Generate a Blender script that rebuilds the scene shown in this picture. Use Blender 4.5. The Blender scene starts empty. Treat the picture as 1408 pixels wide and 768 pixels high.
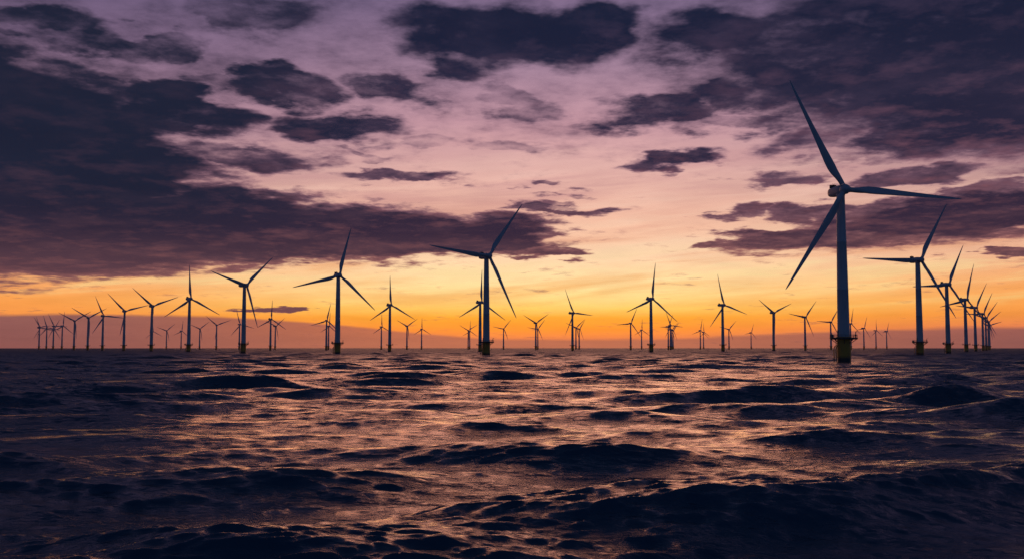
import bpy, bmesh, math, random
import numpy as np
from mathutils import Vector, Matrix

R = math.radians
scene = bpy.context.scene
COL = scene.collection

# ------------------------------------------------------------------ camera
CAM_H = 5.8                      # metres above mean sea level, from a boat
PITCH = math.atan(93.4 / 1369.0)
cd = bpy.data.cameras.new('camera')
cd.sensor_width = 36.0
cd.lens = 35.0
cd.clip_start = 0.1
cd.clip_end = 60000.0
cam = bpy.data.objects.new('camera', cd)
COL.objects.link(cam)
cam.location = (0, 0, CAM_H)
cam.rotation_euler = (R(90) + PITCH, 0, 0)
scene.camera = cam

SUN_EL = 1.2                     # degrees; the sun is down in the band of haze
SUN_AZ = 1.5                     # degrees to the right of the view axis (+Y)

scene.view_settings.view_transform = 'Standard'
scene.view_settings.look = 'None'
scene.view_settings.exposure = 0.0
scene.view_settings.gamma = 1.0
scene.view_settings.use_curve_mapping = False
scene.cycles.use_denoising = True
scene.cycles.denoising_input_passes = 'RGB_ALBEDO_NORMAL'
scene.cycles.denoising_prefilter = 'NONE'


def lin(c):
    """sRGB 0..255 to linear RGBA"""
    o = []
    for v in c:
        v = v / 255.0
        o.append(v / 12.92 if v <= 0.04045 else ((v + 0.055) / 1.055) ** 2.4)
    return (o[0], o[1], o[2], 1.0)


def azel(px, py):
    """direction (azimuth, elevation in radians) of a cloud, measured from where the camera stands"""
    x, y, z = (px - 704) / 1369.0, 1.0, -(py - 384) / 1369.0
    c, s = math.cos(PITCH), math.sin(PITCH)
    y, z = y * c - z * s, y * s + z * c
    return math.atan2(x, y), math.atan2(z, math.hypot(x, y))


# ------------------------------------------------------------------ node helpers
class NT:
    def __init__(self, tree):
        self.t = tree
        self.n = tree.nodes
        self.l = tree.links

    def new(self, kind, **kw):
        n = self.n.new(kind)
        for k, v in kw.items():
            setattr(n, k, v)
        return n

    def put(self, sock, v):
        if hasattr(v, 'is_output') or isinstance(v, bpy.types.NodeSocket):
            self.l.new(v, sock)
        else:
            sock.default_value = v

    def m(self, op, a, b=0.0, c=0.0, clamp=False):
        n = self.new('ShaderNodeMath', operation=op, use_clamp=clamp)
        self.put(n.inputs[0], a)
        self.put(n.inputs[1], b)
        self.put(n.inputs[2], c)
        return n.outputs[0]

    def vm(self, op, a, b=None, out=0, scale=None):
        n = self.new('ShaderNodeVectorMath', operation=op)
        self.put(n.inputs[0], a)
        if b is not None:
            self.put(n.inputs[1], b)
        if scale is not None:
            self.put(n.inputs['Scale'], scale)
        return n.outputs[out]

    def comb(self, x, y, z=0.0):
        n = self.new('ShaderNodeCombineXYZ')
        for i, v in enumerate((x, y, z)):
            self.put(n.inputs[i], v)
        return n.outputs[0]

    def sep(self, v):
        n = self.new('ShaderNodeSeparateXYZ')
        self.put(n.inputs[0], v)
        return n.outputs

    def noise(self, vec, scale, detail=5.0, rough=0.55, distort=0.0, color=False, lac=2.0):
        n = self.new('ShaderNodeTexNoise')
        n.noise_dimensions = '3D'
        self.put(n.inputs['Vector'], vec)
        n.inputs['Scale'].default_value = scale
        n.inputs['Detail'].default_value = detail
        n.inputs['Roughness'].default_value = rough
        n.inputs['Lacunarity'].default_value = lac
        n.inputs['Distortion'].default_value = distort
        return n.outputs['Color' if color else 0]

    def rng(self, v, a, b, c=0.0, d=1.0, kind='SMOOTHSTEP'):
        n = self.new('ShaderNodeMapRange', interpolation_type=kind)
        self.put(n.inputs['Value'], v)
        for nm, x in (('From Min', a), ('From Max', b), ('To Min', c), ('To Max', d)):
            self.put(n.inputs[nm], x)
        return n.outputs[0]

    def mix(self, f, a, b, mode='MIX'):
        n = self.new('ShaderNodeMix', data_type='RGBA', blend_type=mode)
        self.put(n.inputs[0], f)
        self.put(n.inputs[6], a)
        self.put(n.inputs[7], b)
        return n.outputs[2]

    def ramp(self, v, stops, interp='LINEAR'):
        n = self.new('ShaderNodeValToRGB')
        r = n.color_ramp
        r.interpolation = interp
        while len(r.elements) < len(stops):
            r.elements.new(0.5)
        for e, (p, c) in zip(r.elements, stops):
            e.position = p
            e.color = c
        self.put(n.inputs[0], v)
        return n.outputs[0]


# ------------------------------------------------------------------ sky (the world)
world = bpy.data.worlds.new('World')
scene.world = world
world.use_nodes = True
wt = world.node_tree
wt.nodes.clear()
k = NT(wt)
tc = k.new('ShaderNodeTexCoord')
dirv = k.vm('NORMALIZE', tc.outputs['Generated'])
dx, dy, dz = k.sep(dirv)
az = k.m('ARCTAN2', dx, dy)
el = k.m('ARCSINE', dz)

# cloud deck seen in perspective: ground-plane projection, so streaks flatten towards the horizon
inv = k.m('DIVIDE', 1.0, k.m('MAXIMUM', k.m('ADD', dz, 0.11), 0.05))
plane = k.comb(k.m('MULTIPLY', dx, inv), k.m('MULTIPLY', dy, inv), 0.0)
n_big = k.noise(plane, 2.6, 7.0, 0.56)
n_fine = k.noise(k.vm('ADD', plane, (7.3, 2.1, 4.0)), 8.5, 6.0, 0.60)
n_dt = k.noise(k.vm('ADD', plane, (2.2, 6.1, 9.0)), 24.0, 5.0, 0.6)
warp = k.noise(k.vm('ADD', plane, (3.1, 9.2, 1.0)), 4.2, 5.0, 0.55, color=True)
wx, wy, wz = k.sep(warp)
elk = k.rng(el, 0.02, 0.30, 0.16, 1.0, 'LINEAR')
pw = k.comb(k.m('ADD', az, k.m('MULTIPLY', k.m('SUBTRACT', wx, 0.5), 0.16)),
            k.m('ADD', el, k.m('MULTIPLY', k.m('MULTIPLY', k.m('SUBTRACT', wy, 0.5), 0.075), elk)), 0.0)

# clouds: (x, y, half width, half height, tilt, weight), one or more lobes per cloud seen in the sky
BLOBS = [
    # the heavy bank on the left and its long tail
    (20, 225, 300, 125, 0, 1.6), (-150, 200, 360, 200, 0, 1.7), (60, 318, 350, 70, 0, 1.7),
    (300, 310, 270, 62, 0, 1.6), (480, 320, 230, 49, 1, 1.5), (650, 324, 170, 37, 0, 1.25), (190, 250, 130, 34, -6, 1.1),
    (750, 349, 90, 11, 0, .85), (700, 345, 150, 12, 0, .7),
    (100, 130, 150, 44, -8, .95), (30, 95, 130, 40, 0, .85), (240, 152, 160, 40, -4, 1.1),
    (320, 212, 145, 28, -4, .85), (150, 200, 120, 40, 0, 1.0), (120, 60, 150, 32, 0, .85), (30, 30, 180, 40, 0, 1.0),
    (385, 117, 130, 36, -3, 1.05), (220, 58, 100, 28, 5, .85), (455, 172, 125, 34, -3, 1.0), (270, 115, 60, 20, -3, .7),
    (540, 124, 105, 36, -8, .9), (340, 22, 160, 46, -4, .82),
    (420, 45, 70, 24, 0, .6), (560, 240, 135, 15, 0, .85), (500, 212, 60, 9, 0, .5),
    (590, 196, 75, 15, 0, .55), (700, 204, 85, 17, -3, .62), (570, 168, 70, 12, 0, .42),
    # the dark clouds at the top, centre and right
    (690, 52, 235, 66, -3, 1.25), (790, 40, 140, 60, 0, 1.1), (640, 78, 120, 40, -14, .9), (720, 140, 75, 30, -10, .62),
    (1240, 60, 420, 140, 0, 1.1), (1020, 55, 190, 60, 0, 1.1), (1400, 90, 240, 150, 0, 1.2),
    (1060, 120, 180, 44, 5, 1.05), (905, 152, 130, 34, 3, 1.0), (1000, 170, 130, 22, 0, .85), (1330, 175, 200, 36, 5, 1.0),
    (1180, 180, 180, 30, 3, .75), (915, 222, 100, 19, 6, .95), (880, 234, 60, 8, 0, .6),
    (752, 258, 50, 8, 0, .6), (770, 291, 105, 11, -2, .85), (765, 280, 60, 9, 0, .6),
    (725, 320, 105, 18, -3, .85), (1065, 244, 75, 16, 3, .72), (1020, 290, 55, 18, 0, .75), (1130, 292, 130, 18, 0, .8),
    (1200, 322, 280, 24, 3, .95), (1330, 296, 260, 42, 5, 1.15), (1250, 240, 120, 20, 3, .85), (1360, 262, 120, 18, 5, .7),
    (1100, 326, 170, 16, 2, .9), (985, 336, 60, 8, 0, .75), (1400, 347, 75, 6, 0, .85),
    (385, 424, 62, 6, 0, .95), (1395, 228, 90, 14, 0, .55), (1150, 215, 110, 14, 0, .55),
]
field = None
for (px, py, rx, ry, rot, w) in BLOBS:
    a, e = azel(px, py)
    mp = k.new('ShaderNodeMapping', vector_type='TEXTURE')
    k.put(mp.inputs['Vector'], pw)
    mp.inputs['Location'].default_value = (a, e, 0)
    mp.inputs['Rotation'].default_value = (0, 0, R(rot))
    mp.inputs['Scale'].default_value = (rx / 1369.0, ry / 1369.0, 1)
    g = k.new('ShaderNodeTexGradient', gradient_type='SPHERICAL')
    k.l.new(mp.outputs[0], g.inputs[0])
    v = k.m('MINIMUM', k.m('MULTIPLY', g.outputs[1], 2.0 * w), w)
    field = v if field is None else k.m('SMOOTH_MAX', field, v, 0.18)
# outside the photographed window the deck goes on, broken, above and behind
beyond = k.rng(el, 0.33, 0.55, 0.0, 0.75)
sidew = k.m('MULTIPLY', k.rng(k.m('ABSOLUTE', az), 0.50, 0.85), k.rng(el, 0.05, 0.25, 0.2, 0.9))
field = k.m('MAXIMUM', field, k.m('MAXIMUM', beyond, sidew))
wisps = k.m('MULTIPLY', k.rng(el, 0.10, 0.26), k.rng(az, 0.05, -0.3, 0.36, 0.58))
field = k.m('MAXIMUM', field, wisps)
dens = k.m('ADD', field, k.m('ADD', k.m('MULTIPLY', k.m('SUBTRACT', n_big, 0.5), 1.20),
                             k.m('ADD', k.m('MULTIPLY', k.m('SUBTRACT', n_fine, 0.5), 0.95), k.m('MULTIPLY', k.m('SUBTRACT', n_dt, 0.5), 0.22))))
soft = k.rng(el, 0.12, 0.30)
alpha = k.rng(dens, k.m('SUBTRACT', 0.22, k.m('MULTIPLY', soft, 0.24)), k.m('ADD', 0.72, k.m('MULTIPLY', soft, 0.38)), 0.0, 1.0)
core = k.rng(dens, 0.30, 1.12, 0.0, 1.0)

# clear sky by elevation
E = lambda y: azel(704, y)[1]
TOP = 1.2
tt = k.rng(el, 0.0, TOP, 0.0, 1.0, 'LINEAR')
# finer control near the horizon: square-root spacing
tq = k.m('SQRT', tt)
def P(y): return math.sqrt(max(0.0, E(y)) / TOP)
clear_mid = k.ramp(tq, [
    (0.0, lin((222, 124, 86))), (P(463), lin((240, 132, 62))), (P(452), lin((252, 146, 44))),
    (P(436), lin((252, 166, 48))), (P(424), lin((254, 202, 98))), (P(398), lin((254, 222, 152))),
    (P(355), lin((250, 208, 168))), (P(300), lin((242, 188, 162))), (P(240), lin((226, 176, 166))),
    (P(170), lin((202, 154, 164))), (P(90), lin((170, 136, 158))), (P(10), lin((138, 114, 146))),
    (0.61, lin((70, 76, 108))), (0.74, lin((48, 64, 96))), (1.0, lin((26, 46, 74)))])
clear_side = k.ramp(tq, [
    (0.0, lin((150, 92, 84))), (P(462), lin((180, 104, 84))), (P(450), lin((222, 124, 74))),
    (P(436), lin((240, 146, 68))), (P(415), lin((242, 156, 78))), (P(392), lin((236, 160, 100))),
    (P(355), lin((226, 170, 138))), (P(300), lin((206, 156, 142))), (P(240), lin((180, 142, 146))),
    (P(170), lin((166, 130, 148))), (P(90), lin((136, 110, 140))), (P(10), lin((108, 92, 126))),
    (0.72, lin((60, 64, 102))), (1.0, lin((38, 48, 82)))])
daz = k.m('ABSOLUTE', k.m('SUBTRACT', az, 0.03))
sidef = k.rng(daz, 0.04, 0.52)
clear = k.mix(sidef, clear_mid, clear_side)
clear = k.vm('SCALE', clear, scale=k.m('MULTIPLY', k.rng(el, 0.16, 0.03, 1.05, 1.17), k.rng(el, 0.03, 0.0, 1.0, 1.28)))

# drawn-out high cirrus streaks over the glow, slightly tilted
stv = k.comb(k.m('MULTIPLY', az, 2.6), k.m('ADD', k.m('MULTIPLY', el, 30.0), k.m('MULTIPLY', az, -2.0)), 3.0)
st1 = k.noise(stv, 1.0, 6.0, 0.55, 0.6)
st2 = k.noise(k.vm('ADD', stv, (5.0, 1.3, 8.0)), 2.6, 5.0, 0.6, 0.4)
stk = k.m('MULTIPLY', k.rng(el, 0.02, 0.06), k.rng(el, 0.26, 0.12))
streak = k.m('MULTIPLY', k.rng(k.m('ADD', k.m('MULTIPLY', st1, 0.65), k.m('MULTIPLY', st2, 0.35)), 0.46, 0.64), stk)
streak_col = k.ramp(tq, [(P(460), lin((226, 116, 56))), (P(430), lin((246, 146, 40))), (P(380), lin((240, 158, 84))), (P(330), lin((222, 150, 122))), (P(260), lin((190, 136, 142)))])
clear = k.mix(k.m('MULTIPLY', streak, 0.6), clear, streak_col)
lights = k.m('MULTIPLY', k.rng(k.m('ADD', k.m('MULTIPLY', st2, 0.6), k.m('MULTIPLY', st1, 0.4)), 0.50, 0.36), stk)
light_col = k.ramp(tq, [(P(440), lin((255, 214, 120))), (P(380), lin((255, 226, 160))), (P(330), lin((252, 212, 178))), (P(250), lin((238, 192, 180)))])
clear = k.mix(k.m('MULTIPLY', lights, 0.6), clear, light_col)

# low bank of haze lying on the horizon, a crisp upper edge, higher on the left
thr = k.m('ADD', k.m('ADD', k.rng(az, -0.32, 0.02, 0.0300, 0.0085), k.rng(az, 0.10, 0.45, 0.0, 0.010)), k.m('MULTIPLY', k.m('SUBTRACT', k.noise(k.comb(k.m('MULTIPLY', az, 5.0), k.m('MULTIPLY', el, 40.0), 0.0), 1.0, 4.0), 0.5), 0.010))
edge = k.rng(k.m('SUBTRACT', el, thr), 0.0022, -0.0016)
bank_col = k.mix(sidef, lin((206, 116, 82)), k.mix(k.rng(az, -0.1, 0.3), lin((140, 90, 90)), lin((158, 96, 90))))
bank_low = k.mix(sidef, lin((216, 126, 90)), lin((158, 94, 88)))
bank_col = k.mix(k.rng(el, 0.025, 0.0), bank_col, bank_low)
clear = k.mix(k.m('MULTIPLY', edge, 0.93), clear, bank_col)

# cloud colours
thin_c = k.ramp(tq, [(0.0, lin((150, 84, 80))), (P(420), lin((140, 88, 84))), (P(350), lin((168, 108, 104))), (P(290), lin((150, 104, 116))), (P(200), lin((132, 98, 120))),
                     (P(90), lin((102, 82, 108))), (P(0), lin((82, 72, 100))), (0.62, lin((48, 54, 82))), (0.75, lin((28, 42, 66))), (1.0, lin((26, 42, 66)))])
core_c = k.ramp(tq, [(0.0, lin((108, 66, 76))), (P(420), lin((110, 70, 76))), (P(360), lin((84, 58, 70))), (P(320), lin((55, 41, 60))), (P(250), lin((42, 38, 60))),
                     (P(150), lin((36, 37, 60))), (P(40), lin((27, 32, 56))), (0.62, lin((22, 34, 56))), (0.75, lin((18, 32, 52))), (1.0, lin((17, 30, 48)))])
navy = k.m('MULTIPLY', k.rng(az, -0.06, -0.38), k.rng(el, 0.06, 0.16))
core_c = k.mix(k.m('MULTIPLY', navy, 0.9), core_c, lin((28, 34, 54)))
body_n = k.noise(k.vm('ADD', plane, (1.0, 5.5, 2.0)), 3.4, 6.0, 0.6)
core_c = k.mix(k.m('MULTIPLY', k.rng(body_n, 0.45, 0.75), k.rng(navy, 0.0, 1.0, 0.14, 0.04)), core_c, thin_c)
# the low glow lights the sides of the billows that face the horizon
n_low = k.noise(k.vm('MULTIPLY', k.vm('ADD', plane, (7.3, 2.1, 4.0)), k.comb(1.03, 1.03, 1.0)), 8.5, 4.0, 0.60)
b_low = k.noise(k.vm('MULTIPLY', plane, (1.05, 1.05, 1.0)), 2.6, 5.0, 0.56)
relief = k.m('ADD', k.m('MULTIPLY', k.m('SUBTRACT', n_fine, n_low), 1.0), k.m('MULTIPLY', k.m('SUBTRACT', n_big, b_low), 0.8))
lit_c = k.ramp(tq, [(0.0, lin((190, 104, 84))), (P(350), lin((170, 104, 98))), (P(250), lin((150, 96, 108))), (P(100), lin((112, 82, 104))), (P(0), lin((84, 70, 98))), (0.7, lin((40, 48, 74)))])
cloud_c = k.mix(core, thin_c, core_c)
cloud_c = k.mix(k.m('MULTIPLY', k.rng(relief, -0.01, 0.42, 0.0, 1.0, 'LINEAR'), k.m('MULTIPLY', k.m('MULTIPLY', k.rng(el, 0.16, 0.28, 1.0, 0.6), k.rng(el, 0.10, 0.16, 0.5, 1.0)), k.rng(navy, 0.0, 1.0, 0.48, 0.10))), cloud_c, lit_c)
sky = k.mix(alpha, clear, cloud_c)

# away from the afterglow (sides and behind) the sky is dusk blue
dusk = k.ramp(tq, [(0.0, lin((44, 60, 86))), (0.3, lin((40, 60, 92))), (0.7, lin((30, 42, 74))), (1.0, lin((22, 32, 58)))])
dusk = k.mix(k.m('MULTIPLY', alpha, 0.5), dusk, lin((16, 30, 50)))
dusk = k.vm('SCALE', dusk, scale=1.8)
back = k.rng(k.m('ABSOLUTE', az), 0.62, 1.5)
sky = k.mix(back, sky, dusk)
# grain of real air: very faint large-scale unevenness
sky = k.mix(1.0, sky, k.ramp(n_big, [(0.3, (0.93, 0.93, 0.94, 1)), (0.7, (1.06, 1.06, 1.05, 1))]), 'MULTIPLY')
below = k.rng(el, -0.002, -0.02)
sky = k.mix(below, sky, lin((30, 34, 52)))

nish = k.new('ShaderNodeTexSky', sky_type='NISHITA')
nish.sun_disc = False
nish.sun_elevation = R(SUN_EL)
nish.sun_rotation = R(SUN_AZ)
nish.air_density = 1.5
nish.dust_density = 3.0
bg1 = k.new('ShaderNodeBackground')
k.l.new(nish.outputs[0], bg1.inputs[0])
bg1.inputs[1].default_value = 0.0
bg2 = k.new('ShaderNodeBackground')
k.l.new(sky, bg2.inputs[0])
bg2.inputs[1].default_value = 1.0
ad = k.new('ShaderNodeAddShader')
k.l.new(bg1.outputs[0], ad.inputs[0])
k.l.new(bg2.outputs[0], ad.inputs[1])
wo = k.new('ShaderNodeOutputWorld')
k.l.new(ad.outputs[0], wo.inputs['Surface'])
world.cycles.sampling_method = 'MANUAL'
world.cycles.sample_map_resolution = 1024

# ------------------------------------------------------------------ sun: just at the horizon, spread by the haze
sl = bpy.data.lights.new('sun', 'SUN')
sl.energy = 0.64
sl.angle = R(40)
sl.color = (1.0, 0.37, 0.18)
so = bpy.data.objects.new('sun', sl)
COL.objects.link(so)
so.rotation_euler = (R(90 - SUN_EL), 0, R(180 - SUN_AZ))

# ------------------------------------------------------------------ materials
def material(name):
    m = bpy.data.materials.new(name)
    m.use_nodes = True
    m.node_tree.nodes.clear()
    k = NT(m.node_tree)
    p = k.new('ShaderNodeBsdfPrincipled')
    o = k.new('ShaderNodeOutputMaterial')
    k.l.new(p.outputs[0], o.inputs['Surface'])
    return m, k, p


def painted(name, col, dirt, rough=0.45, scale=0.35, metal=0.0, amount=0.35):
    m, k, p = material(name)
    tc = k.new('ShaderNodeTexCoord')
    v = tc.outputs['Object']
    vs = k.vm('MULTIPLY', v, (1.0, 1.0, 0.16))
    n = k.noise(vs, scale * 4, 5, 0.6)
    n2 = k.noise(v, scale * 14, 4, 0.6)
    f = k.m('MULTIPLY', k.rng(k.m('ADD', k.m('MULTIPLY', n, .7), k.m('MULTIPLY', n2, .3)), 0.45, 0.72), amount)
    k.put(p.inputs['Base Color'], k.mix(f, (*col, 1), (*dirt, 1)))
    k.put(p.inputs['Roughness'], k.rng(n2, 0.3, 0.7, rough - .06, rough + .12, 'LINEAR'))
    p.inputs['Metallic'].default_value = metal
    return m


M_TOWER = painted('tower_paint', (0.50, 0.53, 0.55), (0.30, 0.31, 0.29), 0.42, 0.3, amount=.3)
M_BLADE = painted('blade_gelcoat', (0.48, 0.51, 0.54), (0.33, 0.34, 0.34), 0.38, 0.2, amount=.25)
M_NAC = painted('nacelle_gelcoat', (0.46, 0.48, 0.50), (0.26, 0.25, 0.24), 0.45, 0.3, amount=.4)
M_STEEL = painted('galvanised_steel', (0.22, 0.23, 0.24), (0.12, 0.09, 0.06), 0.55, 1.0, 0.5)
M_DARK = painted('dark_steel', (0.05, 0.055, 0.06), (0.03, 0.025, 0.02), 0.5, 1.0)

# yellow foundation with a dark weed-grown splash zone
M_YEL, k, p = material('foundation_yellow_paint')
tc = k.new('ShaderNodeTexCoord')
v = tc.outputs['Object']
n = k.noise(k.vm('MULTIPLY', v, (1, 1, .25)), 1.1, 6, .6)
n2 = k.noise(v, 5.0, 5, .6)
zz = k.sep(v)[2]
weed = k.rng(k.m('ADD', zz, k.m('MULTIPLY', k.m('SUBTRACT', n2, .5), 2.2)), 3.0, 1.4)
yc = k.mix(k.rng(n, .5, .75, 0, .5), (0.64, 0.31, 0.03, 1), (0.30, 0.14, 0.05, 1))
k.put(p.inputs['Base Color'], k.mix(weed, yc, (0.018, 0.022, 0.014, 1)))
k.put(p.inputs['Roughness'], k.mix(weed, (.5, .5, .5, 1), (.3, .3, .3, 1)))

# sea water
M_SEA, k, p = material('sea_water')
geo = k.new('ShaderNodeNewGeometry')
pos = geo.outputs['Position']
dist = k.vm('LENGTH', pos, out=1)
px_, py_ = k.sep(pos)[0], k.sep(pos)[1]


def skewed(deg, stretch):
    # world coordinates turned by deg and drawn out along the crests
    c, s_ = math.cos(R(deg)), math.sin(R(deg))
    u = k.m('ADD', k.m('MULTIPLY', px_, c * stretch), k.m('MULTIPLY', py_, s_ * stretch))
    v = k.m('ADD', k.m('MULTIPLY', px_, -s_), k.m('MULTIPLY', py_, c))
    return k.comb(u, v, 0.0)


half = (0.5, 0.5, 0.5)
c3 = k.noise(k.vm('MULTIPLY', pos, (0.05, 0.11, 0.0)), 1.0, 4, .6)        # gusts: patches of rougher water
gust = k.rng(c3, .35, .65, .6, 1.3, 'LINEAR')
c0 = k.noise(skewed(8, 0.30), 0.30, 6, .7, color=True)    # short waves the mesh is too coarse for, far out
c00 = k.noise(skewed(-10, 0.30), 0.085, 3, .6, color=True)
c1 = k.noise(skewed(-14, 0.33), 1.0, 7, .72, color=True)
c2 = k.noise(skewed(12, 0.36), 2.9, 6, .72, color=True)
far = k.rng(dist, 25., 300., 0.30, 1.0, 'LINEAR')
midd = k.m('MULTIPLY', k.rng(dist, 20., 120., .55, 1.0, 'LINEAR'), gust)
pert = k.vm('SCALE', k.vm('SUBTRACT', c1, half), scale=k.m('MULTIPLY', midd, 2.7))
pert = k.vm('ADD', pert, k.vm('SCALE', k.vm('SUBTRACT', c2, half), scale=k.m('MULTIPLY', midd, 3.0)))
pert = k.vm('ADD', pert, k.vm('SCALE', k.vm('SUBTRACT', c0, half), scale=k.m('MULTIPLY', far, 2.0)))
pert = k.vm('ADD', pert, k.vm('SCALE', k.vm('SUBTRACT', c00, half), scale=k.m('MULTIPLY', far, 0.8)))
pert = k.vm('MULTIPLY', pert, (0.6, 1.0, 0.0))
nrm = k.vm('NORMALIZE', k.vm('ADD', geo.outputs['Normal'], pert))
h1 = k.noise(skewed(14, 0.42), 2.1, 6, .62)
h2 = k.noise(skewed(-20, 0.42), 3.3, 6, .62)
h3 = k.noise(skewed(2, 0.5), 11.0, 4, .6)
hh = k.m('ADD', k.m('MULTIPLY', h1, 0.11), k.m('ADD', k.m('MULTIPLY', h2, 0.075), k.m('MULTIPLY', h3, 0.012)))
bmp = k.new('ShaderNodeBump')
k.put(bmp.inputs['Strength'], 1.0)
bmp.inputs['Distance'].default_value = 1.0
k.put(bmp.inputs['Height'], k.m('MULTIPLY', hh, gust))
k.put(bmp.inputs['Normal'], nrm)
k.put(p.inputs['Normal'], bmp.outputs[0])
p.inputs['Base Color'].default_value = (0.018, 0.070, 0.105, 1)
k.put(p.inputs['Roughness'], k.m('POWER', k.rng(dist, 20., 1500., .010, .24, 'LINEAR'), .5))
p.inputs['IOR'].default_value = 1.333

# ------------------------------------------------------------------ sea
def build_sea():
    rng = np.random.default_rng(SEA_SEED)
    inner = np.radians(34.0)
    th = np.concatenate([np.linspace(-np.pi, -inner, 90, endpoint=False),
                         np.linspace(-inner, inner, 1040),
                         np.linspace(inner, np.pi, 91)[1:-1]])
    nr = 2250
    r = 12.0 * np.exp(np.linspace(0, math.log(SEA_R / 12.0), nr))
    r = np.concatenate([[1.5, 4, 7, 9.5], r])
    RR, TH = np.meshgrid(r, th, indexing='ij')
    X = RR * np.sin(TH)
    Y = RR * np.cos(TH)
    nR, nT = X.shape
    dX = np.zeros_like(X); dY = np.zeros_like(X); Z = np.zeros_like(X)
    dr = np.gradient(r)
    dth = np.gradient(th)
    cell_row = dr
    main = math.radians(SEA_DIR)
    comps = []
    N = 280
    for i in range(N):
        u = (i + rng.random()) / N
        lam = 0.34 * (30.0 / 0.34) ** u
        spread = math.radians(24)
        d = main + rng.normal() * spread
        if lam <= 5:
            d = main + math.radians(-16 if rng.random() < .55 else 20) + rng.normal() * math.radians(13)
        else:
            d = main + math.radians(-13 if rng.random() < .68 else 24) + rng.normal() * math.radians(7)
        steep = np.interp(lam, [.34, .8, 2, 4, 9, 16, 30], [.030, .022, .013, .011, .019, .024, .010]) * (0.8 + 0.5 * rng.random())
        comps.append((lam, d, steep, rng.random() * 2 * np.pi))
    for lam, d, steep, ph in comps:
        kk = 2 * np.pi / lam
        a = steep / kk
        w = np.clip((lam / cell_row - 3.0) / 3.0, 0, 1)
        rows = int(np.max(np.nonzero(w > 0)[0])) + 1 if np.any(w > 0) else 0
        if rows < 5:
            continue
        wc = np.clip((lam / (dth[None, :] * r[:rows, None]) - 3.0) / 3.0, 0, 1) * w[:rows, None]
        sx, sy = math.sin(d), math.cos(d)
        # slow modulation so the sea has groups of higher and lower waves
        phs = kk * (X[:rows] * sx + Y[:rows] * sy) + ph
        s = np.sin(phs); c = np.cos(phs)
        Z[:rows] += wc * a * c
        ch = 1.12
        dX[:rows] -= wc * a * s * sx * ch
        dY[:rows] -= wc * a * s * sy * ch
    # wave groups
    g = 1.0 + 0.30 * np.sin(X * 0.043 + Y * 0.021 + 1.0) * np.sin(Y * 0.052 - X * 0.017 + SEA_GROUP)
    Z *= g
    # crests peak, troughs flatten
    sig = 0.42
    Z = Z + 0.22 * (np.clip(Z, -1.6, 1.6) ** 2) - 0.22 * sig * sig
    co = np.stack([X + dX, Y + dY, Z], -1).astype(np.float32).reshape(-1, 3)
    i0 = np.arange(nR - 1)[:, None] * nT
    j = np.arange(nT)[None, :]
    j2 = (j + 1) % nT
    quads = np.stack([i0 + j, i0 + nT + j, i0 + nT + j2, i0 + j2], -1)
    quads = quads[..., ::-1].reshape(-1, 4)
    # centre cap
    cap = np.arange(nT)
    nv = co.shape[0]
    co = np.concatenate([co, [[0, 0, float(co[:nT, 2].mean())]]]).astype(np.float32)
    tris = np.stack([cap, np.full(nT, nv), (cap + 1) % nT], -1)[:, ::-1]
    loops = np.concatenate([quads.reshape(-1), tris.reshape(-1)]).astype(np.int32)
    tot = np.concatenate([np.full(len(quads), 4), np.full(len(tris), 3)]).astype(np.int32)
    st = np.concatenate([[0], np.cumsum(tot)[:-1]]).astype(np.int32)
    me = bpy.data.meshes.new('sea')
    me.vertices.add(len(co)); me.vertices.foreach_set('co', co.reshape(-1))
    me.loops.add(len(loops)); me.loops.foreach_set('vertex_index', loops)
    me.polygons.add(len(tot)); me.polygons.foreach_set('loop_start', st)
    me.polygons.foreach_set('loop_total', tot)
    me.polygons.foreach_set('use_smooth', np.ones(len(tot), dtype=bool))
    me.update(calc_edges=True)
    me.materials.append(M_SEA)
    o = bpy.data.objects.new('sea', me)
    COL.objects.link(o)
    o['kind'] = 'structure'
    # make sure it faces up
    if me.polygons[nT * 100].normal.z < 0:
        me.flip_normals()
    return o


SEA_SEED = 42
SEA_DIR = 168.0
SEA_GROUP = 0.4
SEA_R = 14000.0
sea = build_sea()

# ------------------------------------------------------------------ mesh helpers
def finish(bm, name, mat, smooth=35):
    bmesh.ops.recalc_face_normals(bm, faces=bm.faces)
    me = bpy.data.meshes.new(name)
    bm.to_mesh(me)
    bm.free()
    me.materials.append(mat)
    for f in me.polygons:
        f.use_smooth = True
    if smooth:
        me.set_sharp_from_angle(angle=R(smooth))
    return me


def loft(bm, rings, cap=True, closed=True):
    vs = [[bm.verts.new(p) for p in ring] for ring in rings]
    n = len(vs[0])
    for a, b in zip(vs, vs[1:]):
        for i in range(n if closed else n - 1):
            j = (i + 1) % n
            bm.faces.new((a[i], a[j], b[j], b[i]))
    if cap:
        bm.faces.new(vs[0][::-1])
        bm.faces.new(vs[-1])


def lathe(bm, prof, n=32, axis='z', origin=(0, 0, 0)):
    """prof: (radius, height)"""
    ox, oy, oz = origin
    rings = []
    for r, h in prof:
        r = max(r, 0.002)
        ring = []
        for i in range(n):
            a = 2 * math.pi * i / n
            c, s = r * math.cos(a), r * math.sin(a)
            ring.append((ox + c, oy + s, oz + h) if axis == 'z' else (ox + c, oy + h, oz + s))
        rings.append(ring)
    loft(bm, rings)


def tube(bm, a, b, r, n=8, r2=None):
    a, b = Vector(a), Vector(b)
    d = (b - a).normalized()
    u = d.orthogonal().normalized()
    w = d.cross(u)
    rings = []
    for p, rr in ((a, r), (b, r if r2 is None else r2)):
        rings.append([p + u * (rr * math.cos(2 * math.pi * i / n)) + w * (rr * math.sin(2 * math.pi * i / n)) for i in range(n)])
    loft(bm, rings)


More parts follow.
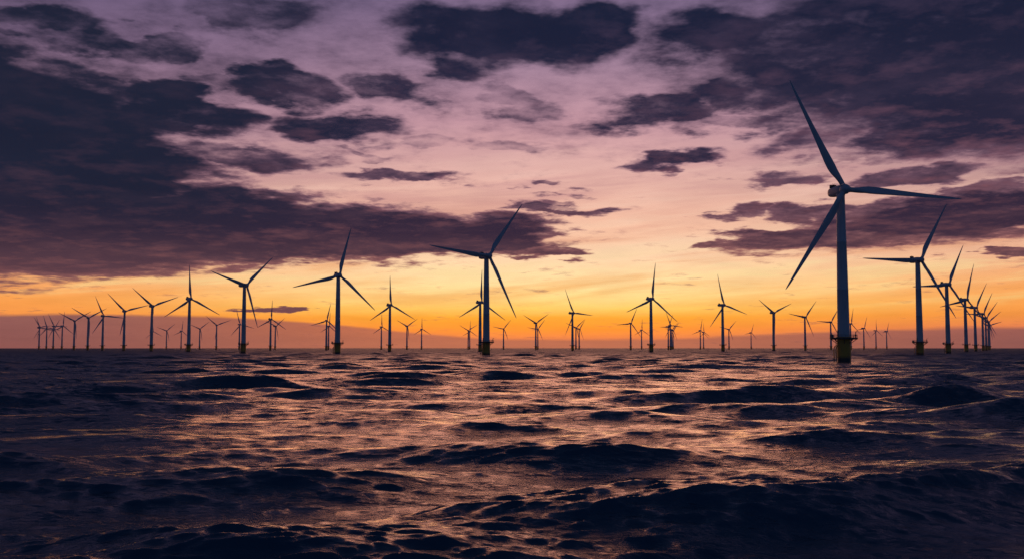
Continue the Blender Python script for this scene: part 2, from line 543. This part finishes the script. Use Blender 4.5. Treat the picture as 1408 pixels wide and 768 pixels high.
def box(bm, lo, hi, bev=0.0):
    x0, y0, z0 = lo
    x1, y1, z1 = hi
    r = bmesh.ops.create_cube(bm, size=1.0)
    for v in r['verts']:
        v.co = Vector(((x0 + x1) / 2 + v.co.x * (x1 - x0), (y0 + y1) / 2 + v.co.y * (y1 - y0), (z0 + z1) / 2 + v.co.z * (z1 - z0)))
    if bev:
        es = list({e for v in r['verts'] for e in v.link_edges})
        bmesh.ops.bevel(bm, geom=es, offset=bev, segments=2, affect='EDGES')


def ring_tube(bm, rad, z, r, n=48, m=6):
    """closed circular rail"""
    vs = []
    for i in range(n):
        a = 2 * math.pi * i / n
        vs.append([bm.verts.new(((rad + r * math.cos(2 * math.pi * q / m)) * math.cos(a),
                                 (rad + r * math.cos(2 * math.pi * q / m)) * math.sin(a),
                                 z + r * math.sin(2 * math.pi * q / m))) for q in range(m)])
    for i in range(n):
        for q in range(m):
            bm.faces.new((vs[i][q], vs[(i + 1) % n][q], vs[(i + 1) % n][(q + 1) % m], vs[i][(q + 1) % m]))


# ------------------------------------------------------------------ turbine parts (metres, rotor faces -Y, waterline at z = 0)
HUB_Z, OVER, TILT = 68.0, 4.0, R(4)
PLAT_Z = 9.4


def me_foundation(n):
    bm = bmesh.new()
    lathe(bm, [(2.62, -5), (2.62, 6.0), (2.62, 8.2), (2.55, 8.9), (2.55, 9.5), (2.86, 9.6), (2.86, 10.0), (2.50, 10.1)], n)
    return finish(bm, 'foundation', M_YEL)


def me_tower(n):
    bm = bmesh.new()
    prof = [(2.36, 9.9)]
    z0, z1, r0, r1 = 10.0, 66.1, 2.36, 1.62
    rr = lambda z: r0 + (r1 - r0) * ((z - z0) / (z1 - z0)) ** 1.15
    for z in (10.2, 20, 28.4):
        prof.append((rr(z), z))
    prof += [(rr(28.5) + .05, 28.5), (rr(28.7) + .05, 28.7), (rr(28.8), 28.8), (rr(38), 38), (rr(47.4), 47.4),
             (rr(47.5) + .05, 47.5), (rr(47.7) + .05, 47.7), (rr(47.8), 47.8), (rr(57), 57), (rr(65.9), 65.9), (r1 + .12, 66.0), (r1 + .12, 66.5)]
    lathe(bm, prof, n)
    return finish(bm, 'tower', M_TOWER)


def me_door():
    bm = bmesh.new()
    box(bm, (-2.52, -0.45, 10.35), (-2.28, 0.45, 12.5), .04)
    box(bm, (-2.62, -0.55, 12.52), (-2.25, 0.55, 12.62), .02)
    return finish(bm, 'door', M_STEEL)


def me_platform(n, brackets=True):
    bm = bmesh.new()
    lathe(bm, [(2.9, PLAT_Z - .15), (5.25, PLAT_Z - .05), (5.35, PLAT_Z - .05), (5.35, PLAT_Z + .45), (5.25, PLAT_Z + .45), (5.2, PLAT_Z + .22), (2.9, PLAT_Z + .22)], n)
    if brackets:
        for i in range(8):
            a = 2 * math.pi * (i + .5) / 8
            c, s = math.cos(a), math.sin(a)
            tube(bm, (2.5 * c, 2.5 * s, PLAT_Z - 2.0), (4.9 * c, 4.9 * s, PLAT_Z - .15), .13, 6)
            tube(bm, (2.5 * c, 2.5 * s, PLAT_Z - .25), (5.2 * c, 5.2 * s, PLAT_Z - .2), .14, 6)
    return finish(bm, 'platform', M_DARK)


def me_railing():
    bm = bmesh.new()
    for z in (.62, .98, 1.35):
        ring_tube(bm, 5.22, PLAT_Z + z + .2, .045, 40, 5)
    for i in range(20):
        a = 2 * math.pi * i / 20
        c, s = 5.22 * math.cos(a), 5.22 * math.sin(a)
        tube(bm, (c, s, PLAT_Z + .2), (c, s, PLAT_Z + 1.57), .05, 5)
    # small toe boards and gate posts stand a little higher
    for a in (math.pi - .16, math.pi + .16):
        c, s = 5.22 * math.cos(a), 5.22 * math.sin(a)
        tube(bm, (c, s, PLAT_Z + .2), (c, s, PLAT_Z + 2.1), .07, 6)
    return finish(bm, 'railing', M_STEEL)


def me_crane():
    bm = bmesh.new()
    a = math.radians(-20)
    c, s = 4.5 * math.cos(a), 4.5 * math.sin(a)
    tube(bm, (c, s, PLAT_Z + .2), (c, s, PLAT_Z + 2.7), .16, 10, .13)
    tube(bm, (c, s, PLAT_Z + 2.6), (c - .4, s - 2.4, PLAT_Z + 3.1), .1, 8, .07)
    tube(bm, (c, s, PLAT_Z + 1.5), (c - .2, s - 1.3, PLAT_Z + 2.8), .05, 6)
    tube(bm, (c - .4, s - 2.4, PLAT_Z + 3.1), (c - .4, s - 2.4, PLAT_Z + 2.1), .03, 5)
    box(bm, (c - .3, s - .35, PLAT_Z + 1.0), (c + .3, s + .3, PLAT_Z + 1.6), .05)
    return finish(bm, 'crane', M_STEEL)


def me_cabinet():
    bm = bmesh.new()
    box(bm, (-4.7, .9, PLAT_Z + .22), (-3.7, 2.2, PLAT_Z + 1.5), .06)
    box(bm, (-4.75, .85, PLAT_Z + 1.5), (-3.65, 2.25, PLAT_Z + 1.58), .02)
    tube(bm, (-4.2, 1.5, PLAT_Z + 1.55), (-4.2, 1.5, PLAT_Z + 2.3), .05, 6)
    return finish(bm, 'cabinet', M_STEEL)


def me_ladder():
    bm = bmesh.new()
    for y in (-.28, .28):
        tube(bm, (-3.25, y, -2), (-3.25, y, PLAT_Z + .1), .05, 6)
    for i in range(36):
        z = -1.6 + i * .3
        tube(bm, (-3.25, -.28, z), (-3.25, .28, z), .025, 5)
    # rest platform half way up
    box(bm, (-3.7, -.75, 5.75), (-2.65, .75, 5.87))
    return finish(bm, 'ladder', M_STEEL)


def me_fender(y):
    bm = bmesh.new()
    pts = [(-2.5, y, 6.9), (-3.45, y, 6.2), (-3.75, y, 5.2), (-3.75, y, -3.0)]
    for a, b in zip(pts, pts[1:]):
        tube(bm, a, b, .19, 10)
    tube(bm, (-2.4, y, 2.2), (-3.7, y, 2.2), .12, 8)
    return finish(bm, 'fender', M_YEL)


def me_jtube():
    bm = bmesh.new()
    pts = [(2.95, .8, -4), (2.95, .8, 6.6), (2.9, .75, 7.6), (2.6, .7, 8.2)]
    for a, b in zip(pts, pts[1:]):
        tube(bm, a, b, .17, 10)
    for z in (1.5, 4.6):
        tube(bm, (2.3, .6, z), (2.95, .8, z), .1, 6)
    return finish(bm, 'cable_tube', M_YEL)


def me_nacelle(n=28):
    bm = bmesh.new()
    rings = []
    # y, half width, half height, z centre
    secs = [(-2.45, 1.35, 1.35, 0.0), (-2.3, 1.62, 1.62, 0.0), (-1.6, 1.85, 1.88, .02), (0, 1.95, 2.0, .08), (3, 1.95, 2.02, .1),
            (6.2, 1.9, 1.95, .12), (7.8, 1.72, 1.72, .14), (8.7, 1.35, 1.3, .14), (9.1, .8, .75, .12), (9.2, .3, .3, .12)]
    for y, w, h, zc in secs:
        ring = []
        for i in range(n):
            a = 2 * math.pi * i / n
            c, s = math.cos(a), math.sin(a)
            e = 0.72
            ring.append((w * math.copysign(abs(c) ** e, c), y, HUB_Z + .15 + zc + h * math.copysign(abs(s) ** e, s)))
        rings.append(ring)
    loft(bm, rings)
    # yaw skirt joining the tower
    lathe(bm, [(1.74, HUB_Z - 1.75), (1.74, HUB_Z - 1.5), (1.85, HUB_Z - 1.2)], n)
    return finish(bm, 'nacelle', M_NAC, 40)


def me_cooler():
    bm = bmesh.new()
    box(bm, (-1.35, 6.1, HUB_Z + 2.05), (1.35, 6.9, HUB_Z + 3.35), .08)
    for x in (-1.1, 1.1):
        tube(bm, (x, 7.7, HUB_Z + 1.7), (x, 6.8, HUB_Z + 3.1), .06, 6)
    for i in range(6):
        x = -1.15 + i * .46
        box(bm, (x - .03, 6.02, HUB_Z + 2.2), (x + .03, 6.1, HUB_Z + 3.2))
    return finish(bm, 'cooler', M_DARK)


def me_mast():
    bm = bmesh.new()
    tube(bm, (.7, 7.4, HUB_Z + 1.8), (.7, 7.4, HUB_Z + 4.0), .06, 6, .035)
    tube(bm, (.3, 7.4, HUB_Z + 3.6), (1.1, 7.4, HUB_Z + 3.6), .035, 5)
    for x in (.3, 1.1):
        lathe(bm, [(.03, 0), (.03, .25), (.11, .3), (.11, .42), (.02, .46)], 8, 'z', (x, 7.4, HUB_Z + 3.6))
    return finish(bm, 'weather_mast', M_DARK)


def me_hub(n=24):
    """origin at the rotor centre, axis -Y"""
    bm = bmesh.new()
    lathe(bm, [(1.4, 1.55), (1.72, 1.4), (1.95, .7), (2.02, 0), (1.9, -.8), (1.6, -1.5), (1.1, -2.05), (.5, -2.35), (.02, -2.42)], n, 'y')
    for kx in range(3):
        a = 2 * math.pi * kx / 3
        d = Vector((math.sin(a), 0, math.cos(a)))
        tube(bm, d * .9, d * 2.15, 1.12, 18)
    return finish(bm, 'rotor_hub', M_BLADE, 40)


def me_blade(nseg=30, m=20):
    """origin at the rotor centre, runs along +Z, 45 m to the tip"""
    bm = bmesh.new()
    L = 45.0
    tab = [(0.045, 1.98, 1.0, 8), (.07, 2.0, .98, 10), (.11, 2.3, .72, 14), (.16, 2.95, .45, 14), (.21, 3.35, .33, 12), (.27, 3.3, .28, 10), (.36, 2.85, .25, 8),
           (.48, 2.3, .22, 5.5), (.6, 1.85, .2, 3.5), (.72, 1.48, .18, 2), (.84, 1.12, .17, .8), (.93, .82, .16, 0), (.975, .52, .15, 0), (1.0, .12, .15, 0)]
    rs = [t[0] for t in tab]
    rings = []
    for i in range(nseg + 1):
        u = rs[0] + (1 - rs[0]) * (i / nseg)
        if i > nseg - 3:
            u = 1 - (nseg - i) * .012
        c = np.interp(u, rs, [t[1] for t in tab])
        t = np.interp(u, rs, [t[2] for t in tab])
        tw = math.radians(np.interp(u, rs, [t_[3] for t_ in tab]) * 1.3 + 3)
        circ = max(0.0, min(1.0, (0.17 - u) / 0.10))
        ring = []
        lead = 0.30 + .2 * circ            # share of chord ahead of the pitch axis
        bend = -1.7 * max(0, u - .1) ** 2
        for q in range(m):
            a = 2 * math.pi * q / m
            # airfoil: x along the chord 0 (leading) .. 1
            xc = .5 * (1 - math.cos(a))
            side = 1 if math.sin(a) >= 0 else -1
            yt = 5 * t * (.2969 * math.sqrt(xc) - .126 * xc - .3516 * xc ** 2 + .2843 * xc ** 3 - .1015 * xc ** 4)
            ya = side * yt + .03 * (1 - (2 * xc - .9) ** 2)
            yc = .5 * math.sin(a)
            y = (ya * (1 - circ) + yc * circ) * c
            x = (lead - xc) * c
            ct, st = math.cos(tw), math.sin(tw)
            ring.append((x * ct + y * st, -x * st + y * ct + bend, u * L))
        rings.append(ring)
    loft(bm, rings)
    return finish(bm, 'blade', M_BLADE, 50)


NEAR = dict(fnd=me_foundation(48), twr=me_tower(48), plat=me_platform(40), nac=me_nacelle(32), hub=me_hub(28), bl=me_blade(40, 24),
            door=me_door(), rail=me_railing(), crane=me_crane(), cab=me_cabinet(), lad=me_ladder(), fen=(me_fender(-.95), me_fender(.95)),
            jt=me_jtube(), cool=me_cooler(), mast=me_mast())
FAR = dict(fnd=me_foundation(20), twr=me_tower(20), plat=me_platform(20, False), nac=me_nacelle(14), hub=me_hub(12), bl=me_blade(18, 12))


def child(name, me, parent):
    o = bpy.data.objects.new(name, me)
    COL.objects.link(o)
    o.parent = parent
    return o


def turbine(x, y, hd, th, L, label):
    """one turbine: Empty at the waterline, parts below it; far ones carry only the parts the photo shows"""
    D = math.hypot(x, y)
    near = D < 1350
    mid = D < 2300
    S = NEAR if near else FAR
    t = bpy.data.objects.new('wind_turbine', None)
    COL.objects.link(t)
    t.empty_display_size = 5
    t.location = (x, y, 0)
    t.rotation_euler = (0, 0, R(hd))
    t['label'] = label
    t['category'] = 'wind turbine'
    t['group'] = 'wind turbines of the offshore wind farm'
    fnd = child('foundation', S['fnd'], t)
    pl = child('platform', S['plat'], t)
    tw = child('tower', S['twr'], t)
    na = child('nacelle', S['nac'], t)
    hb = child('rotor_hub', S['hub'], t)
    M0 = Matrix.Translation((0, -OVER, HUB_Z)) @ Matrix.Rotation(-TILT, 4, 'X')
    hb.matrix_local = M0 @ Matrix.Rotation(R(th), 4, 'Y')
    for i in range(3):
        b = child('blade', S['bl'], t)
        b.matrix_local = M0 @ Matrix.Rotation(R(th + 120 * i), 4, 'Y') @ Matrix.Diagonal((1, 1, L / 45.0, 1))
    if near:
        child('door', NEAR['door'], tw)
        child('ladder', NEAR['lad'], fnd)
        for f in NEAR['fen']:
            child('fender', f, fnd)
        child('cable_tube', NEAR['jt'], fnd)
        child('cabinet', NEAR['cab'], pl)
        child('weather_mast', NEAR['mast'], na)
    if mid:
        child('railing', NEAR['rail'], pl)
        child('crane', NEAR['crane'], pl)
        child('cooler', NEAR['cool'], na)
    return t


# x, y (m, camera at the origin looking along +Y), heading of the rotor, blade phase, blade length, label
TURBINES = [
    # the row running away to the right
    (131.0, 393.8, 7.4, 94.0, 48.5, 'the largest turbine of all, thick yellow-footed tower with railed platform, nearest the viewer'),
    (290.4, 710.2, 14.0, 30.0, 48.0, 'second largest turbine of the right-hand row, one blade pointing flat left'),
    (431.8, 987.5, 16.2, 26.0, 44.5, 'third turbine of the right-hand row, its left blade crossing the tower of the second'),
    (591.7, 1299.6, 21.4, 18.0, 50.0, 'fourth turbine of the right-hand row, one blade pointing almost straight up'),
    (725.1, 1560.2, 24.0, 33.0, 47.0, 'fifth turbine of the right-hand row, upper blade leaning right above its crowded neighbours'),
    (870.7, 1843.4, 16.0, 29.0, 45.0, 'sixth turbine of the right-hand row, slim tower between the fifth and seventh'),
    (994.2, 2091.3, 16.0, 41.0, 45.0, 'seventh turbine of the right-hand row, partly hidden in the cluster at its far end'),
    (1148.3, 2402.7, 16.0, 55.0, 44.0, 'eighth turbine of the right-hand row, upper blade reaching farthest right of the cluster'),
    (1338.8, 2795.4, 16.0, 75.0, 42.0, 'last and smallest turbine of the right-hand row, right edge of its cluster'),
    # the nearer rows from left to right
    (-1441.8, 3041.2, 64.0, 82.0, 40.0, 'foremost of the two overlapping turbines at the extreme left end of the wind farm'),
    (-1495.7, 3154.4, 63.3, 97.0, 42.0, 'turbine hidden just behind the leftmost one, only a blade standing clear'),
    (-1451.3, 3109.7, 41.0, 102.0, 40.0, 'second tower from the left end, upright blade leaning slightly left'),
    (-1566.4, 3407.0, 44.7, 28.0, 39.0, 'fainter turbine showing behind the third tower from the left'),
    (-1336.8, 2906.9, 56.0, 91.0, 41.0, 'third tower from the left end, long blade leaning up left over a fainter rotor'),
    (-1293.7, 2867.5, 62.0, 6.0, 43.0, 'fourth tower from the left end, one blade pointing straight up'),
    (-1025.8, 2336.3, 39.7, 57.0, 43.0, 'fifth tower from the left end, upper blades spread in a V'),
    (-891.3, 2095.6, 41.0, 60.0, 42.0, 'sixth tower from the left end, spread V of blades crossing its neighbours'),
    (-808.6, 1969.7, 46.3, 95.0, 43.0, 'seventh tower from the left, one blade flat right, another pointing steeply up left'),
    (-666.6, 1713.2, 41.2, 74.0, 43.0, 'eighth tower from the left, one blade up left and one sloping gently up right'),
    (-544.1, 1504.8, 43.8, 69.0, 42.0, 'ninth tower from the left, lower blade hidden in front of its own tower'),
    (-414.6, 1279.3, 43.9, 117.0, 44.0, 'turbine with upright blade and two drooping blades, between the V-shaped rotors at left'),
    (-268.9, 999.0, 48.9, 46.0, 43.5, 'tall turbine below the end of the dark cloud bank, left of the flat little cloud'),
    (-150.4, 859.9, 27.8, 14.0, 43.5, 'second largest turbine of the left half, upright blade reaching the dark cloud'),
    (-17.5, 679.0, 31.3, 36.0, 46.5, 'tall turbine at the centre of the picture, blade pointing left across the dark cloud'),
    (-179.8, 1466.4, 36.9, 118.0, 44.0, 'mid-sized turbine with upright blade, between the two tall turbines left of centre'),
    (-44.1, 1378.7, 37.7, 2.0, 46.0, 'mid-sized turbine standing directly behind the tall central turbine'),
    (178.7, 1280.0, 30.0, 8.0, 47.5, 'turbine with upright blade and long nacelle, largest between the central and the biggest one'),
    (310.1, 1466.5, 33.9, 106.0, 47.0, 'turbine left of the biggest one, long nacelle, upper blade leaning slightly left'),
    (109.6, 1807.4, 42.4, 94.0, 48.0, 'medium turbine right of the central one, standing before two faint small turbines'),
    (470.4, 1793.1, 22.0, 65.0, 41.0, 'medium turbine under the low blade tip of the biggest one, blades in a wide V'),
    (600.1, 2041.3, 19.6, 39.0, 43.0, 'medium turbine next left of the biggest tower, standing alone'),
    (777.1, 2430.1, 14.0, 33.0, 42.0, 'small turbine peeping out behind the platform of the biggest turbine, on its left'),
    (885.7, 2607.5, 29.2, 13.0, 42.0, 'small turbine almost hidden behind the biggest tower, blades showing on its right'),
    # the far rows from left to right
    (-1394.2, 3868.9, 57.8, 115.0, 45.0, 'faint small turbine hidden behind the ninth tower from the left'),
    (-1271.7, 3670.4, 41.1, 49.0, 40.0, 'faint small turbine just right of the ninth tower from the left'),
    (-1238.4, 3733.5, 56.0, 8.0, 42.0, 'faint small turbine with upright blade, seen against the mauve haze bank'),
    (-1034.2, 3301.9, 39.4, 52.0, 40.0, 'small turbine with V blades, left one of a pair in the haze at left'),
    (-823.0, 2776.7, 32.5, 69.0, 41.0, 'small turbine with V blades, right one of a pair in the haze at left'),
    (-735.0, 2688.9, 43.2, 104.0, 42.0, 'small turbine close behind and left of the tower below the cloud bank end'),
    (-530.9, 2192.2, 43.6, 3.0, 42.0, 'turbine with upright blade crossing the small flat low cloud'),
    (-690.3, 2907.6, 52.0, 52.0, 40.0, 'small turbine right behind the one that crosses the small flat cloud'),
    (-426.8, 2292.9, 26.5, 13.0, 41.0, 'left one of two overlapping small turbines beside the second largest left tower'),
    (-534.9, 2907.9, 54.4, 5.0, 42.0, 'right one of two overlapping small turbines beside the second largest left tower'),
    (-393.1, 3000.5, 41.4, 119.0, 40.0, 'small turbine with upright blade, left of the mid-sized turbine left of centre'),
    (-306.5, 2908.9, 34.0, 56.0, 40.0, 'small turbine with V blades, right of the mid-sized turbine left of centre'),
    (-304.1, 3354.0, 33.1, 0.0, 39.0, 'small turbine standing alone left of centre, one blade exactly upright'),
    (-158.6, 3609.2, 18.5, 59.0, 39.0, 'left one of two faint overlapping turbines just left of the tall central one'),
    (-160.5, 3784.5, 32.4, 3.0, 41.0, 'right one of two faint overlapping turbines just left of the tall central one'),
    (-28.1, 3302.6, 20.5, 40.0, 40.0, 'small turbine just right of the tall central one, below its lower blade tip'),
    (60.5, 2537.8, 30.6, 57.0, 44.0, 'larger front one of two overlapping turbines with V blades right of centre'),
    (86.8, 3354.5, 20.0, 38.0, 41.0, 'smaller rear one of two overlapping turbines right of centre'),
    (199.4, 3110.2, 28.3, 50.0, 42.0, 'left one of two faint turbines behind the medium turbine right of centre'),
    (223.3, 3314.6, 42.1, 40.0, 40.0, 'right one of two faint turbines behind the medium turbine right of centre'),
    (304.8, 2560.9, 19.2, 24.0, 43.0, 'small turbine with dark slim tower, left of the larger upright-bladed long-nacelle turbine'),
    (459.2, 3534.4, 28.6, 3.0, 40.0, 'faint turbine close to the left foot of the upright-bladed long-nacelle turbine'),
    (465.4, 2969.7, 40.0, 28.0, 42.0, 'leftmost tower of the tight cluster of four small turbines'),
    (447.0, 2813.4, 28.9, 96.0, 42.0, 'second tower of the tight cluster of four, blade tip highest in the cluster'),
    (556.9, 3476.3, 42.8, 50.0, 39.0, 'third and faintest tower of the tight cluster of four small turbines'),
    (585.3, 3624.2, 28.8, 41.0, 40.0, 'rightmost tower of the tight cluster of four small turbines'),
    (684.4, 3624.4, 25.3, 11.0, 44.0, 'left and taller one of a faint pair left of the long-nacelle turbine with left-leaning blade'),
    (778.3, 4053.3, 41.1, 116.0, 40.0, 'right and shorter one of a faint pair left of the long-nacelle turbine with left-leaning blade'),
    (738.4, 3394.5, 16.0, 43.0, 40.0, 'small turbine touching the right side of the long-nacelle turbine with left-leaning blade'),
    (990.6, 4132.2, 26.5, 20.0, 39.5, 'tiny turbine standing alone, left of the medium one with wide V blades'),
    (1130.1, 3203.2, 32.5, 22.0, 42.0, 'first and tallest of three small turbines right of the biggest tower'),
    (1333.8, 3655.0, 35.9, 1.0, 42.0, 'middle one of three small turbines right of the biggest tower'),
    (1427.8, 3801.1, 39.4, 23.0, 40.0, 'third and smallest of three small turbines right of the biggest tower'),
]
for row in TURBINES:
    turbine(*row)

# ------------------------------------------------------------------ haze over the sea
def build_haze(density):
    m = bpy.data.materials.new('haze')
    m.use_nodes = True
    m.node_tree.nodes.clear()
    k = NT(m.node_tree)
    v = k.new('ShaderNodeVolumePrincipled')
    v.inputs['Color'].default_value = (0.85, 0.80, 0.80, 1)
    v.inputs['Density'].default_value = density
    v.inputs['Anisotropy'].default_value = 0.35
    o = k.new('ShaderNodeOutputMaterial')
    k.l.new(v.outputs[0], o.inputs['Volume'])
    bm = bmesh.new()
    box(bm, (-SEA_R - 300, -SEA_R - 300, -6.0), (SEA_R + 300, SEA_R + 300, 130.0))
    me = finish(bm, 'haze', m, 0)
    ob = bpy.data.objects.new('haze', me)
    COL.objects.link(ob)
    ob['kind'] = 'stuff'


HAZE = 2.5e-5
if HAZE:
    build_haze(HAZE)
